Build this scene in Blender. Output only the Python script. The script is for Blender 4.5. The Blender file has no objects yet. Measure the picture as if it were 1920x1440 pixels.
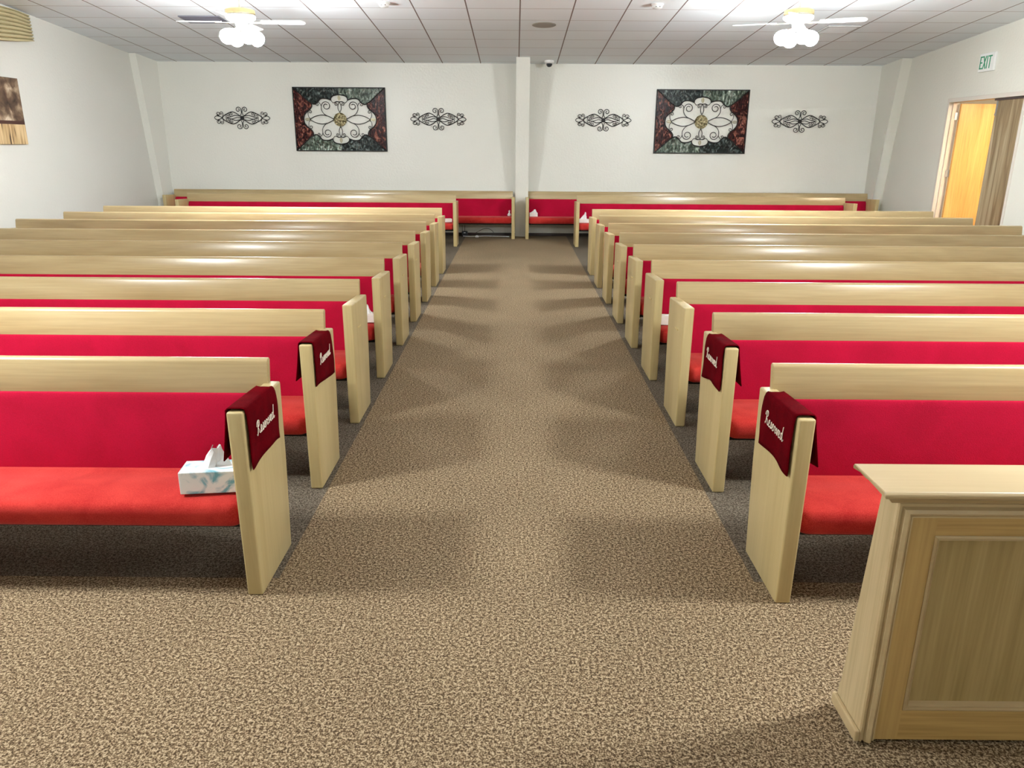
import bpy, bmesh, math, random
from mathutils import Vector, Matrix
random.seed(7)
S = bpy.context.scene
COL = S.collection

# ------------------------------------------------------------------ camera, world, exposure
cam_data = bpy.data.cameras.new('camera')
cam = bpy.data.objects.new('camera', cam_data)
COL.objects.link(cam)
cam_data.sensor_width = 36.0
cam_data.lens = 1442.0 / 1920.0 * 36.0
cam_data.clip_start = 0.05
cam_data.clip_end = 60
CX, CU, CF = ((0.999968, 0.004967, 0.006231), (-0.007428, 0.297921, 0.954562), (-0.002885, 0.954577, -0.297949))
cam.matrix_world = Matrix(((CX[0], CU[0], -CF[0], 0), (CX[1], CU[1], -CF[1], 0), (CX[2], CU[2], -CF[2], 1.70), (0, 0, 0, 1)))
S.camera = cam
S.view_settings.view_transform = 'Standard'
S.view_settings.look = 'None'
S.view_settings.gamma = 1.0
S.view_settings.use_curve_mapping = False
S.view_settings.exposure = 0.0
world = bpy.data.worlds.new('world'); S.world = world
world.use_nodes = True
world.node_tree.nodes['Background'].inputs[0].default_value = (0.02, 0.02, 0.02, 1)
world.node_tree.nodes['Background'].inputs[1].default_value = 0.2
BULB = 470.0         # radiance of every frosted globe of the ceiling fans
BULB_COL = (0.95, 1.0, 1.01)

# ------------------------------------------------------------------ helpers
def link(o, parent=None):
    COL.objects.link(o)
    if parent is not None: o.parent = parent
    return o
def tag(o, label=None, cat=None, group=None, kind=None):
    if label: o['label'] = label
    if cat: o['category'] = cat
    if group: o['group'] = group
    if kind: o['kind'] = kind
    return o
def empty(name, loc=(0, 0, 0), rz=0.0):
    o = bpy.data.objects.new(name, None)
    o.location = loc; o.rotation_euler = (0, 0, rz); o.empty_display_size = 0.1
    return link(o)
class MB:
    """collects vertices and faces, then links them as one mesh object"""
    def __init__(s): s.v = []; s.f = []; s.mi = []; s.cur = 0
    def face(s, idx): s.f.append(tuple(idx)); s.mi.append(s.cur)
    def box(s, a, b):
        n = len(s.v)
        for x in (a[0], b[0]):
            for y in (a[1], b[1]):
                for z in (a[2], b[2]): s.v.append((x, y, z))
        for q in ((0, 1, 3, 2), (4, 6, 7, 5), (0, 4, 5, 1), (2, 3, 7, 6), (0, 2, 6, 4), (1, 5, 7, 3)):
            s.face([n + k for k in q])
        return s
    def prism(s, poly, axis, a, b):
        """poly: 2-D points; axis: extrusion axis; the two remaining axes take the points in order"""
        n = len(s.v); m = len(poly)
        for t in (a, b):
            for p, q in poly:
                s.v.append((t, p, q) if axis == 0 else ((p, t, q) if axis == 1 else (p, q, t)))
        s.face(range(n, n + m)); s.face(range(n + 2 * m - 1, n + m - 1, -1))
        for i in range(m):
            j = (i + 1) % m
            s.face((n + i, n + m + i, n + m + j, n + j))
        return s
    def tube(s, pts, r, seg=6, closed=False):
        pts = [Vector(p) for p in pts]; n0 = len(s.v); m = len(pts)
        for i, p in enumerate(pts):
            if closed: d = pts[(i + 1) % m] - pts[i - 1]
            else: d = pts[min(i + 1, m - 1)] - pts[max(i - 1, 0)]
            if d.length < 1e-9: d = Vector((0, 0, 1))
            d.normalize()
            up = Vector((0, 0, 1)) if abs(d.z) < 0.9 else Vector((1, 0, 0))
            if abs(d.y) < 0.05 and abs(up.z) > 0.5: up = Vector((0, 1, 0))
            a = d.cross(up).normalized(); b = a.cross(d).normalized()
            rr = r[i] if isinstance(r, (list, tuple)) else r
            for k in range(seg):
                t = 2 * math.pi * k / seg
                s.v.append(tuple(p + a * math.cos(t) * rr + b * math.sin(t) * rr))
        for i in range(m if closed else m - 1):
            for k in range(seg):
                A = n0 + i * seg + k; B = n0 + i * seg + (k + 1) % seg
                C = n0 + ((i + 1) % m) * seg + (k + 1) % seg; D = n0 + ((i + 1) % m) * seg + k
                s.face((A, B, C, D))
        if not closed:
            s.face([n0 + k for k in range(seg)][::-1]); s.face([n0 + (m - 1) * seg + k for k in range(seg)])
        return s
    def lathe(s, prof, seg=24, M=None):
        """prof: (radius, height) pairs around local z"""
        M = M or Matrix.Identity(4); n0 = len(s.v)
        for r, z in prof:
            for k in range(seg):
                t = 2 * math.pi * k / seg
                s.v.append(tuple(M @ Vector((r * math.cos(t), r * math.sin(t), z))))
        for i in range(len(prof) - 1):
            for k in range(seg):
                s.face((n0 + i * seg + k, n0 + i * seg + (k + 1) % seg, n0 + (i + 1) * seg + (k + 1) % seg, n0 + (i + 1) * seg + k))
        if prof[0][0] > 1e-5: s.face([n0 + k for k in range(seg)][::-1])
        if prof[-1][0] > 1e-5: s.face([n0 + (len(prof) - 1) * seg + k for k in range(seg)])
        return s
    def mesh(s, name, mats, smooth=False, bevel=0.0, bseg=2, autosmooth=None):
        me = bpy.data.meshes.new(name); me.from_pydata(s.v, [], s.f)
        if not isinstance(mats, (list, tuple)): mats = [mats]
        for m in mats: me.materials.append(m)
        for p, mi in zip(me.polygons, s.mi): p.material_index = mi
        bm = bmesh.new(); bm.from_mesh(me)
        bmesh.ops.remove_doubles(bm, verts=bm.verts, dist=1e-6)
        bmesh.ops.recalc_face_normals(bm, faces=bm.faces)
        if bevel > 0:
            ed = [e for e in bm.edges if len(e.link_faces) == 2 and e.calc_face_angle(0) > 0.5]
            bmesh.ops.bevel(bm, geom=ed, offset=bevel, segments=bseg, affect='EDGES', profile=0.5)
            bmesh.ops.recalc_face_normals(bm, faces=bm.faces)
        if autosmooth is not None or smooth:
            for f in bm.faces: f.smooth = True
        if autosmooth is not None:
            for e in bm.edges:
                if len(e.link_faces) == 2 and e.calc_face_angle(0) > autosmooth: e.smooth = False
        bm.to_mesh(me); bm.free()
        return me
    def build(s, name, mats, parent=None, loc=(0, 0, 0), **k):
        o = bpy.data.objects.new(name, s.mesh(name, mats, **k)); o.location = loc
        return link(o, parent)
def catmull(P, n=8, closed=False):
    out = []; m = len(P)
    for i in range(m if closed else m - 1):
        p0 = P[(i - 1) % m] if closed or i > 0 else P[i]
        p1 = P[i]; p2 = P[(i + 1) % m]
        p3 = P[(i + 2) % m] if closed or i + 2 < m else p2
        for k in range(n):
            t = k / n
            out.append(tuple(0.5 * ((2 * b) + (-a + c) * t + (2 * a - 5 * b + 4 * c - d) * t * t + (-a + 3 * b - 3 * c + d) * t ** 3)
                             for a, b, c, d in zip(p0, p1, p2, p3)))
    if not closed: out.append(tuple(P[-1]))
    return out

# ------------------------------------------------------------------ materials
def mat(name):
    m = bpy.data.materials.new(name); m.use_nodes = True
    nt = m.node_tree; return m, nt, nt.nodes, nt.links, nt.nodes['Principled BSDF']
def simple(name, col, rough=0.5, metal=0.0, noise=0.06, nscale=30, bump=0.0, coat=0.0, spec=0.5):
    m, nt, N, L, b = mat(name)
    tc = N.new('ShaderNodeTexCoord'); nz = N.new('ShaderNodeTexNoise'); nz.inputs['Scale'].default_value = nscale; nz.inputs['Detail'].default_value = 4
    L.new(tc.outputs['Object'], nz.inputs['Vector'])
    mx = N.new('ShaderNodeMix'); mx.data_type = 'RGBA'
    mx.inputs['A'].default_value = tuple(c * (1 - noise) for c in col) + (1,)
    mx.inputs['B'].default_value = tuple(min(1, c * (1 + noise)) for c in col) + (1,)
    L.new(nz.outputs['Fac'], mx.inputs['Factor']); L.new(mx.outputs['Result'], b.inputs['Base Color'])
    b.inputs['Roughness'].default_value = rough; b.inputs['Metallic'].default_value = metal
    b.inputs['Coat Weight'].default_value = coat; b.inputs['Specular IOR Level'].default_value = spec
    if bump:
        bp = N.new('ShaderNodeBump'); bp.inputs['Strength'].default_value = bump; bp.inputs['Distance'].default_value = 0.004
        L.new(nz.outputs['Fac'], bp.inputs['Height']); L.new(bp.outputs['Normal'], b.inputs['Normal'])
    return m
def ramp(N, stops):
    r = N.new('ShaderNodeValToRGB'); e = r.color_ramp.elements
    while len(e) < len(stops): e.new(0.5)
    for k, (p, c) in enumerate(stops): e[k].position = p; e[k].color = tuple(c) + (1,)
    return r
def wood(name, light, mid, dark, axis, rough=0.33, wide=3.0, coat=0.25, varied=0.12, contrast=1.0, bump=.12):
    """grain runs along the axis; every object gets its own piece of the board"""
    m, nt, N, L, b = mat(name)
    tc = N.new('ShaderNodeTexCoord'); oi = N.new('ShaderNodeObjectInfo')
    off = N.new('ShaderNodeVectorMath'); off.operation = 'MULTIPLY'; off.inputs[1].default_value = (37, 23, 51)
    L.new(oi.outputs['Random'], off.inputs[0])
    ad = N.new('ShaderNodeVectorMath'); L.new(tc.outputs['Object'], ad.inputs[0]); L.new(off.outputs[0], ad.inputs[1])
    def stretched(lo, hi, scale, detail, dist):
        mp = N.new('ShaderNodeMapping'); sc = [hi, hi, hi]; sc[axis] = lo
        mp.inputs['Scale'].default_value = sc; L.new(ad.outputs[0], mp.inputs['Vector'])
        nz = N.new('ShaderNodeTexNoise'); nz.inputs['Scale'].default_value = scale; nz.inputs['Detail'].default_value = detail
        nz.inputs['Distortion'].default_value = dist; L.new(mp.outputs[0], nz.inputs['Vector']); return nz
    big = stretched(0.28, wide, 2.2, 3, 1.2); fine = stretched(1.2, 40, 2.6, 5, 0.2)
    r1 = ramp(N, [(0.25, dark), (0.48, mid), (0.72, light)]); L.new(big.outputs['Fac'], r1.inputs[0])
    k = 0.24 * contrast
    r2 = ramp(N, [(0.3, (1 - k, 1 - k * 1.12, 1 - k * 1.3)), (0.62, (1, 1, 1))]); L.new(fine.outputs['Fac'], r2.inputs[0])
    mx = N.new('ShaderNodeMix'); mx.data_type = 'RGBA'; mx.blend_type = 'MULTIPLY'; mx.inputs['Factor'].default_value = 1
    L.new(r1.outputs[0], mx.inputs['A']); L.new(r2.outputs[0], mx.inputs['B'])
    hs = N.new('ShaderNodeHueSaturation'); mr = N.new('ShaderNodeMapRange')
    mr.inputs['To Min'].default_value = 1 - varied; mr.inputs['To Max'].default_value = 1 + varied * 0.4
    L.new(oi.outputs['Random'], mr.inputs['Value']); L.new(mr.outputs[0], hs.inputs['Value'])
    L.new(mx.outputs['Result'], hs.inputs['Color']); L.new(hs.outputs[0], b.inputs['Base Color'])
    b.inputs['Roughness'].default_value = rough; b.inputs['Coat Weight'].default_value = coat; b.inputs['Coat Roughness'].default_value = 0.2
    bp = N.new('ShaderNodeBump'); bp.inputs['Strength'].default_value = bump; bp.inputs['Distance'].default_value = 0.002
    L.new(fine.outputs['Fac'], bp.inputs['Height']); L.new(bp.outputs['Normal'], b.inputs['Normal'])
    return m
OAK = ((.51, .395, .21), (.465, .35, .175), (.39, .28, .13))
M_rail = wood('pale_oak_long_grain', *OAK, 0, rough=0.3, wide=2.6, contrast=.5)
M_end = wood('pale_oak_upright_grain', (.59, .465, .235), (.55, .43, .205), (.49, .37, .17), 2, rough=0.38, wide=3, contrast=.3)
M_screen = wood('oak_panel_upright', (.41, .305, .130), (.37, .27, .108), (.30, .215, .08), 2, rough=0.42, wide=5, contrast=.8, varied=0.02)
M_frame = wood('oak_frame_board', (.52, .345, .125), (.48, .315, .11), (.43, .275, .09), 0, rough=0.42, wide=6, varied=0.04)
M_stile = wood('oak_stile_board', (.52, .35, .13), (.48, .32, .115), (.43, .28, .095), 2, rough=0.42, wide=4, varied=0.03, contrast=.6)
M_mould = wood('oak_moulding', (.54, .42, .24), (.49, .37, .20), (.42, .31, .16), 0, rough=0.35, wide=2, varied=0.02, contrast=.2, bump=0)
M_side = wood('oak_side_board', (.54, .43, .25), (.50, .39, .215), (.45, .34, .18), 2, rough=0.4, wide=5, varied=0.02, contrast=.7)

def velvet(name, col, dark, sheen=0.35, spec=.15, scale=260, patch=4, sheencol=(1, .4, .4)):
    m, nt, N, L, b = mat(name)
    tc = N.new('ShaderNodeTexCoord'); oi = N.new('ShaderNodeObjectInfo')
    off = N.new('ShaderNodeVectorMath'); off.operation = 'MULTIPLY'; off.inputs[1].default_value = (31, 17, 9); L.new(oi.outputs['Random'], off.inputs[0])
    ad = N.new('ShaderNodeVectorMath'); L.new(tc.outputs['Object'], ad.inputs[0]); L.new(off.outputs[0], ad.inputs[1])
    n1 = N.new('ShaderNodeTexNoise'); n1.inputs['Scale'].default_value = scale; n1.inputs['Detail'].default_value = 2
    n2 = N.new('ShaderNodeTexNoise'); n2.inputs['Scale'].default_value = patch; n2.inputs['Detail'].default_value = 5; n2.inputs['Distortion'].default_value = .6
    L.new(ad.outputs[0], n1.inputs['Vector']); L.new(ad.outputs[0], n2.inputs['Vector'])
    mt = N.new('ShaderNodeMath'); mt.operation = 'MULTIPLY_ADD'; mt.inputs[1].default_value = .5; L.new(n1.outputs['Fac'], mt.inputs[0])
    m2 = N.new('ShaderNodeMath'); m2.operation = 'MULTIPLY'; m2.inputs[1].default_value = .5; L.new(n2.outputs['Fac'], m2.inputs[0]); L.new(m2.outputs[0], mt.inputs[2])
    r = ramp(N, [(0.36, dark), (0.62, col)]); L.new(mt.outputs[0], r.inputs[0]); L.new(r.outputs[0], b.inputs['Base Color'])
    b.inputs['Roughness'].default_value = 0.9; b.inputs['Sheen Weight'].default_value = sheen; b.inputs['Sheen Tint'].default_value = sheencol + (1,)
    b.inputs['Sheen Roughness'].default_value = 0.4; b.inputs['Specular IOR Level'].default_value = spec
    bp = N.new('ShaderNodeBump'); bp.inputs['Strength'].default_value = .4; bp.inputs['Distance'].default_value = .002
    L.new(n1.outputs['Fac'], bp.inputs['Height']); L.new(bp.outputs['Normal'], b.inputs['Normal'])
    return m
M_back = velvet('crimson_back_fabric', (.43, .003, .032), (.33, .002, .022), sheen=.05)
M_seat = velvet('toplit_red_seat_velvet', (.52, .040, .030), (.35, .013, .012), sheen=.35, patch=7)  # seat red brighter than the back's: light from above put into the colour
M_cloth = velvet('burgundy_velvet', (.115, .0008, .004), (.060, .0004, .002), sheen=.0, spec=.02, patch=10, sheencol=(1, .05, .08))
M_thread = simple('cream_thread', (.85, .76, .62), .7)

def carpet(name, cols, scale=175):
    m, nt, N, L, b = mat(name)
    tc = N.new('ShaderNodeTexCoord')
    v = N.new('ShaderNodeTexNoise'); v.inputs['Scale'].default_value = scale; v.inputs['Detail'].default_value = 3; v.inputs['Roughness'].default_value = .7
    w = N.new('ShaderNodeTexNoise'); w.inputs['Scale'].default_value = 1.6; w.inputs['Detail'].default_value = 3
    L.new(tc.outputs['Object'], v.inputs['Vector']); L.new(tc.outputs['Object'], w.inputs['Vector'])
    v2 = N.new('ShaderNodeTexNoise'); v2.inputs['Scale'].default_value = scale * .5; v2.inputs['Detail'].default_value = 2; L.new(tc.outputs['Object'], v2.inputs['Vector'])
    mm = N.new('ShaderNodeMix'); mm.data_type = 'FLOAT'; mm.inputs['Factor'].default_value = .45; L.new(v.outputs['Fac'], mm.inputs['A']); L.new(v2.outputs['Fac'], mm.inputs['B'])
    r = ramp(N, list(zip((.40, .47, .52, .59), cols))); L.new(mm.outputs['Result'], r.inputs[0])
    r2 = ramp(N, [(.3, (.93, .93, .93)), (.7, (1.05, 1.05, 1.05))]); L.new(w.outputs['Fac'], r2.inputs[0])
    mx = N.new('ShaderNodeMix'); mx.data_type = 'RGBA'; mx.blend_type = 'MULTIPLY'; mx.inputs['Factor'].default_value = 1
    L.new(r.outputs[0], mx.inputs['A']); L.new(r2.outputs[0], mx.inputs['B']); L.new(mx.outputs['Result'], b.inputs['Base Color'])
    b.inputs['Roughness'].default_value = 1; b.inputs['Specular IOR Level'].default_value = .1
    bp = N.new('ShaderNodeBump'); bp.inputs['Strength'].default_value = .8; bp.inputs['Distance'].default_value = .006
    L.new(v.outputs['Fac'], bp.inputs['Height']); L.new(bp.outputs['Normal'], b.inputs['Normal'])
    return m
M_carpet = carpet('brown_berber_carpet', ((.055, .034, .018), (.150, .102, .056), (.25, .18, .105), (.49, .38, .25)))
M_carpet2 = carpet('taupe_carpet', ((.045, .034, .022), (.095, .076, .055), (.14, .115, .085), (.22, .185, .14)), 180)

def wallpaint(name, col, gloss=.5):
    m, nt, N, L, b = mat(name)
    tc = N.new('ShaderNodeTexCoord')
    n = N.new('ShaderNodeTexNoise'); n.inputs['Scale'].default_value = 28; n.inputs['Detail'].default_value = 4
    w = N.new('ShaderNodeTexNoise'); w.inputs['Scale'].default_value = .7; w.inputs['Detail'].default_value = 2
    L.new(tc.outputs['Object'], n.inputs['Vector']); L.new(tc.outputs['Object'], w.inputs['Vector'])
    r = ramp(N, [(.3, tuple(c * .97 for c in col)), (.7, tuple(min(1, c * 1.02) for c in col))]); L.new(w.outputs['Fac'], r.inputs[0])
    L.new(r.outputs[0], b.inputs['Base Color']); b.inputs['Roughness'].default_value = gloss
    bp = N.new('ShaderNodeBump'); bp.inputs['Strength'].default_value = .5; bp.inputs['Distance'].default_value = .008
    L.new(n.outputs['Fac'], bp.inputs['Height']); L.new(bp.outputs['Normal'], b.inputs['Normal'])
    return m
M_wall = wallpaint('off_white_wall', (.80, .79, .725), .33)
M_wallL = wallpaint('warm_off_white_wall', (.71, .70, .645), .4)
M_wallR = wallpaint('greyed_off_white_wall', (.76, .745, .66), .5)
M_white = simple('white_enamel', (.86, .86, .84), .35, noise=.02)
M_brass = simple('brushed_brass', (.75, .62, .32), .35, metal=.6, noise=.1)
M_black = simple('black_plastic', (.015, .016, .02), .4)
M_iron = simple('black_iron', (.008, .007, .007), .6)
M_dark_base = simple('dark_vinyl_base', (.05, .035, .03), .5)
M_paper = simple('white_tissue_paper', (.88, .88, .90), .8, noise=.03)

def globe_mat(k=1.0):
    m, nt, N, L, b = mat('lit_frosted_glass')
    b.inputs['Base Color'].default_value = (.9, .9, .9, 1)
    b.inputs['Emission Color'].default_value = BULB_COL + (1,)
    # the glass glows less towards its brass fitter and more at its open, lower end
    tc = N.new('ShaderNodeTexCoord'); sp = N.new('ShaderNodeSeparateXYZ'); L.new(tc.outputs['Object'], sp.inputs[0])
    mr = N.new('ShaderNodeMapRange'); mr.inputs['From Min'].default_value = -.11; mr.inputs['From Max'].default_value = -.21
    mr.inputs['To Min'].default_value = k * BULB * .30; mr.inputs['To Max'].default_value = k * BULB * 1.15
    L.new(sp.outputs[2], mr.inputs['Value']); L.new(mr.outputs[0], b.inputs['Emission Strength'])
    return m
M_globe = globe_mat()
M_globe_front = globe_mat(1.02)

# ------------------------------------------------------------------ room shell
YB, YF = 15.106, -2.6          # far wall, wall behind the camera
XL, XR = -6.68, 6.82
CS = 0.070                     # the ceiling rises towards the front of the room
def cz(y): return 3.097 + CS * (YB - y)
def struct(name, mb, m, **k): return tag(mb.build(name, m, **k), kind='structure')
T = 0.14
AW = 0.955                     # half width of the aisle carpet
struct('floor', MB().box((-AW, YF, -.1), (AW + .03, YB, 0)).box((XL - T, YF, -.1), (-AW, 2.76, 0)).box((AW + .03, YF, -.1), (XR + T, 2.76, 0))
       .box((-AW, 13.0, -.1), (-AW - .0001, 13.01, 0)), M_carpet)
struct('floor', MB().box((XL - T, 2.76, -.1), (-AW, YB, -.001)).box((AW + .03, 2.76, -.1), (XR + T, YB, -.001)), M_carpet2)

def ceiling_mat():
    m, nt, N, L, b = mat('ceiling_tiles')
    tc = N.new('ShaderNodeTexCoord'); sp = N.new('ShaderNodeSeparateXYZ'); L.new(tc.outputs['Object'], sp.inputs[0])
    def line(axis, phase, pitch, half):
        a = N.new('ShaderNodeMath'); a.operation = 'SUBTRACT'; L.new(sp.outputs[axis], a.inputs[0]); a.inputs[1].default_value = phase - pitch / 2 - 40 * pitch
        mo = N.new('ShaderNodeMath'); mo.operation = 'MODULO'; L.new(a.outputs[0], mo.inputs[0]); mo.inputs[1].default_value = pitch
        s = N.new('ShaderNodeMath'); s.operation = 'SUBTRACT'; L.new(mo.outputs[0], s.inputs[0]); s.inputs[1].default_value = pitch / 2
        ab = N.new('ShaderNodeMath'); ab.operation = 'ABSOLUTE'; L.new(s.outputs[0], ab.inputs[0])
        lt = N.new('ShaderNodeMath'); lt.operation = 'LESS_THAN'; L.new(ab.outputs[0], lt.inputs[0]); lt.inputs[1].default_value = half
        return lt
    lx = line(0, .04, .693, .0085); ly = line(1, 12.97, .65, .0085)
    # one value per tile, so neighbouring tiles differ a little
    vt = N.new('ShaderNodeTexWhiteNoise'); vt.noise_dimensions = '2D'
    fx = N.new('ShaderNodeMath'); fx.operation = 'SNAP'; fx.inputs[1].default_value = .693
    ax = N.new('ShaderNodeMath'); ax.operation = 'ADD'; ax.inputs[1].default_value = -.04; L.new(sp.outputs[0], ax.inputs[0]); L.new(ax.outputs[0], fx.inputs[0])
    fy = N.new('ShaderNodeMath'); fy.operation = 'SNAP'; fy.inputs[1].default_value = .65
    ay = N.new('ShaderNodeMath'); ay.operation = 'ADD'; ay.inputs[1].default_value = .03; L.new(sp.outputs[1], ay.inputs[0]); L.new(ay.outputs[0], fy.inputs[0])
    cb = N.new('ShaderNodeCombineXYZ'); L.new(fx.outputs[0], cb.inputs[0]); L.new(fy.outputs[0], cb.inputs[1]); L.new(cb.outputs[0], vt.inputs['Vector'])
    r = ramp(N, [(0, (.85, .91, .96)), (1, (.89, .95, .985))]); L.new(vt.outputs['Value'], r.inputs[0])
    m1 = N.new('ShaderNodeMix'); m1.data_type = 'RGBA'; L.new(ly.outputs[0], m1.inputs['Factor']); L.new(r.outputs[0], m1.inputs['A']); m1.inputs['B'].default_value = (.52, .50, .50, 1)
    m2 = N.new('ShaderNodeMix'); m2.data_type = 'RGBA'; L.new(lx.outputs[0], m2.inputs['Factor']); L.new(m1.outputs['Result'], m2.inputs['A']); m2.inputs['B'].default_value = (.20, .155, .145, 1)
    L.new(m2.outputs['Result'], b.inputs['Base Color']); b.inputs['Roughness'].default_value = .85
    nz = N.new('ShaderNodeTexNoise'); nz.inputs['Scale'].default_value = 60; L.new(tc.outputs['Object'], nz.inputs['Vector'])
    bp = N.new('ShaderNodeBump'); bp.inputs['Strength'].default_value = .25; bp.inputs['Distance'].default_value = .004
    L.new(nz.outputs['Fac'], bp.inputs['Height']); L.new(bp.outputs['Normal'], b.inputs['Normal'])
    return m
cm = MB().prism([(YF - T, cz(YF - T)), (YB + T, cz(YB + T)), (YB + T, cz(YB + T) + .1), (YF - T, cz(YF - T) + .1)], 0, XL - T, XR + T)
struct('ceiling', cm, ceiling_mat())
def side_wall(name, x0, x1, segs, m):
    """segs: (y0, y1, z0, z1 or None for up to the ceiling)"""
    b = MB()
    for y0, y1, z0, z1 in segs:
        b.prism([(y0, z0), (y1, z0), (y1, z1 if z1 else cz(y1)), (y0, z1 if z1 else cz(y0))], 0, x0, x1)
    struct(name, b, m)
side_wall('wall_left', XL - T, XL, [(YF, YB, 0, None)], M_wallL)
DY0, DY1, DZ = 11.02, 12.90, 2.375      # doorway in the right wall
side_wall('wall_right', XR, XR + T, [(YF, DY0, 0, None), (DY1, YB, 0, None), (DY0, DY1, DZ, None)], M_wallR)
struct('wall_back', MB().box((XL - T, YB, 0), (XR + T, YB + T, cz(YB))), M_wall)
struct('wall_front', MB().box((XL - T, YF - T, 0), (XR + T, YF, cz(YF))), M_wall)
# tapered frame columns: deep at the top, shallow at the foot
def column(name, x0, x1, ytop, ybot, m):
    struct(name, MB().prism([(ybot, 0), (YB, 0), (YB, cz(YB)), (ytop, cz(ytop))], 0, x0, x1), m)
column('trim_1', -.005, .235, 14.45, 14.98, M_wall)
column('trim_2', XL, -6.56, 14.30, 14.80, M_wall)
column('trim_3', 6.645, XR, 14.35, 14.85, M_wallR)
bb = 0.055
struct('baseboard_back', MB().box((-6.56, YB - .012, 0), (-.005, YB, bb)).box((.235, YB - .012, 0), (6.645, YB, bb)), M_dark_base)
struct('baseboard_left', MB().box((XL, YF, 0), (XL + .012, 14.7, bb)), M_dark_base)
struct('baseboard_right', MB().box((XR - .012, YF, 0), (XR, DY0 - .1, bb)).box((XR - .012, DY1 + .1, 0), (XR, 14.7, bb)), M_dark_base)

# ------------------------------------------------------------------ doorway, right wall
M_trimw = simple('cream_door_frame', (.72, .66, .58), .45, noise=.03)
M_jamb = simple('pale_jamb_wood', (.74, .58, .46), .45, noise=.05)
fr = MB()
fr.box((XR - .015, DY1 - .012, 0), (XR + T + .01, DY1 + .045, DZ + .045)).box((XR - .015, DY0 - .045, 0), (XR + T + .01, DY0, DZ + .045))
fr.box((XR - .015, DY0, DZ - .012), (XR + T + .01, DY1 - .012, DZ + .045))
door = tag(fr.build('door_1', M_trimw, bevel=.004), kind='structure')
MB().box((XR + .05, DY1 - .026, 0), (XR + .10, DY1 - .012, DZ - .012)).build('door_stop', M_jamb, door)
M_orange = wood('honey_birch_veneer', (.90, .52, .17), (.84, .44, .125), (.76, .36, .085), 2, rough=.4, wide=3, varied=0)
M_brown = wood('weathered_walnut_veneer', (.56, .46, .30), (.33, .235, .125), (.13, .075, .03), 2, rough=.4, wide=4, varied=0, contrast=.7)
lf = MB().box((0, -.045, .012), (.86, 0, 2.345)).build('door_leaf', M_orange, None, loc=(XR + T + .012, DY1 - .03, 0), bevel=.003)
lf.parent = door; lf.rotation_euler = (0, 0, math.radians(3)); lf['label'] = 'honey coloured open door leaf'
M_steel = simple('satin_steel', (.5, .5, .5), .35, metal=.8)
for z in (.30, 1.29, 2.16):
    h = MB().box((XR + T - .045, DY1 - .034, z - .055), (XR + T + .008, DY1 - .028, z + .055))
    h.lathe([(.009, -.055), (.009, .055)], 10, Matrix.Translation((XR + T + .008, DY1 - .036, z)))
    h.build('hinge', M_steel, door)
lf2 = MB().box((XR + .045, DY0 + .005, .012), (XR + .09, 11.72, DZ - .02)).build('door_leaf', M_brown, door, bevel=.003)
lf2['label'] = 'greyed brown closed door leaf'
MB().box((XR + .036, 11.68, 2.14), (XR + .046, 11.71, 2.33)).box((XR + .026, 11.685, 2.13), (XR + .046, 11.705, 2.16)).build('flush_bolt', M_steel, door)
MB().box((XR + .02, DY0, 2.335), (XR + .10, 11.74, 2.362)).build('head_rail', simple('bronze_track', (.12, .09, .08), .4, metal=.5), door)
# the lit room beyond the doorway
ax0, ax1, ay0, ay1, ah = XR + T, 9.9, 9.6, 14.4, 2.75
M_annex = simple('white_room_paint', (.85, .83, .78), .7, noise=.02)
struct('floor', MB().box((ax0, ay0, -.1), (ax1, ay1, 0)), M_carpet2)
struct('wall_annex', MB().box((ax1, ay0, 0), (ax1 + .1, ay1, ah)).box((ax0, ay1, 0), (ax1 + .1, ay1 + .1, ah)).box((ax0, ay0 - .1, 0), (ax1 + .1, ay0, ah)), M_annex)
struct('ceiling', MB().box((ax0, ay0 - .1, ah), (ax1 + .1, ay1 + .1, ah + .1)), M_annex)
ld = bpy.data.lights.new('annex_light', 'AREA'); ld.shape = 'DISK'; ld.size = .5; ld.energy = 120; ld.color = (1, .82, .58)
lo = bpy.data.objects.new('annex_light', ld); lo.location = (8.0, 11.3, ah - .03); link(lo)

# EXIT sign
sg = empty('exit_sign', (XR, 12.02, 2.87)); tag(sg, 'small white exit sign with green letters above the open doorway', 'sign')
MB().box((-.035, -.19, -.125), (0, .19, .125)).build('sign_plate', M_white, sg, bevel=.006)
M_green = simple('exit_green', (.03, .32, .16), .5)
def bars(b, segs, w, x0, x1):
    for (y0, z0), (y1, z1) in segs:
        d = Vector((y1 - y0, z1 - z0)); n = Vector((-d.y, d.x)).normalized() * w / 2; e = d.normalized() * w / 2
        b.prism([(y0 + n.x - e.x, z0 + n.y - e.y), (y0 - n.x - e.x, z0 - n.y - e.y), (y1 - n.x + e.x, z1 - n.y + e.y), (y1 + n.x + e.x, z1 + n.y + e.y)], 0, x0, x1)
    return b
hz, w = .078, .018
for name, c, segs in (('letter_e', .125, [((.026, -hz), (.026, hz)), ((.026, hz), (-.026, hz)), ((.026, 0), (-.015, 0)), ((.026, -hz), (-.026, -hz))]),
                      ('letter_x', .045, [((.028, -hz), (-.028, hz)), ((-.028, -hz), (.028, hz))]),
                      ('letter_i', -.018, [((0, -hz), (0, hz))]),
                      ('letter_t', -.085, [((0, -hz), (0, hz)), ((.035, hz), (-.035, hz))])):
    bars(MB(), [((a[0] + c, a[1]), (b_[0] + c, b_[1])) for a, b_ in segs], w, -.039, -.0345).build(name, M_green, sg)

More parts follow.
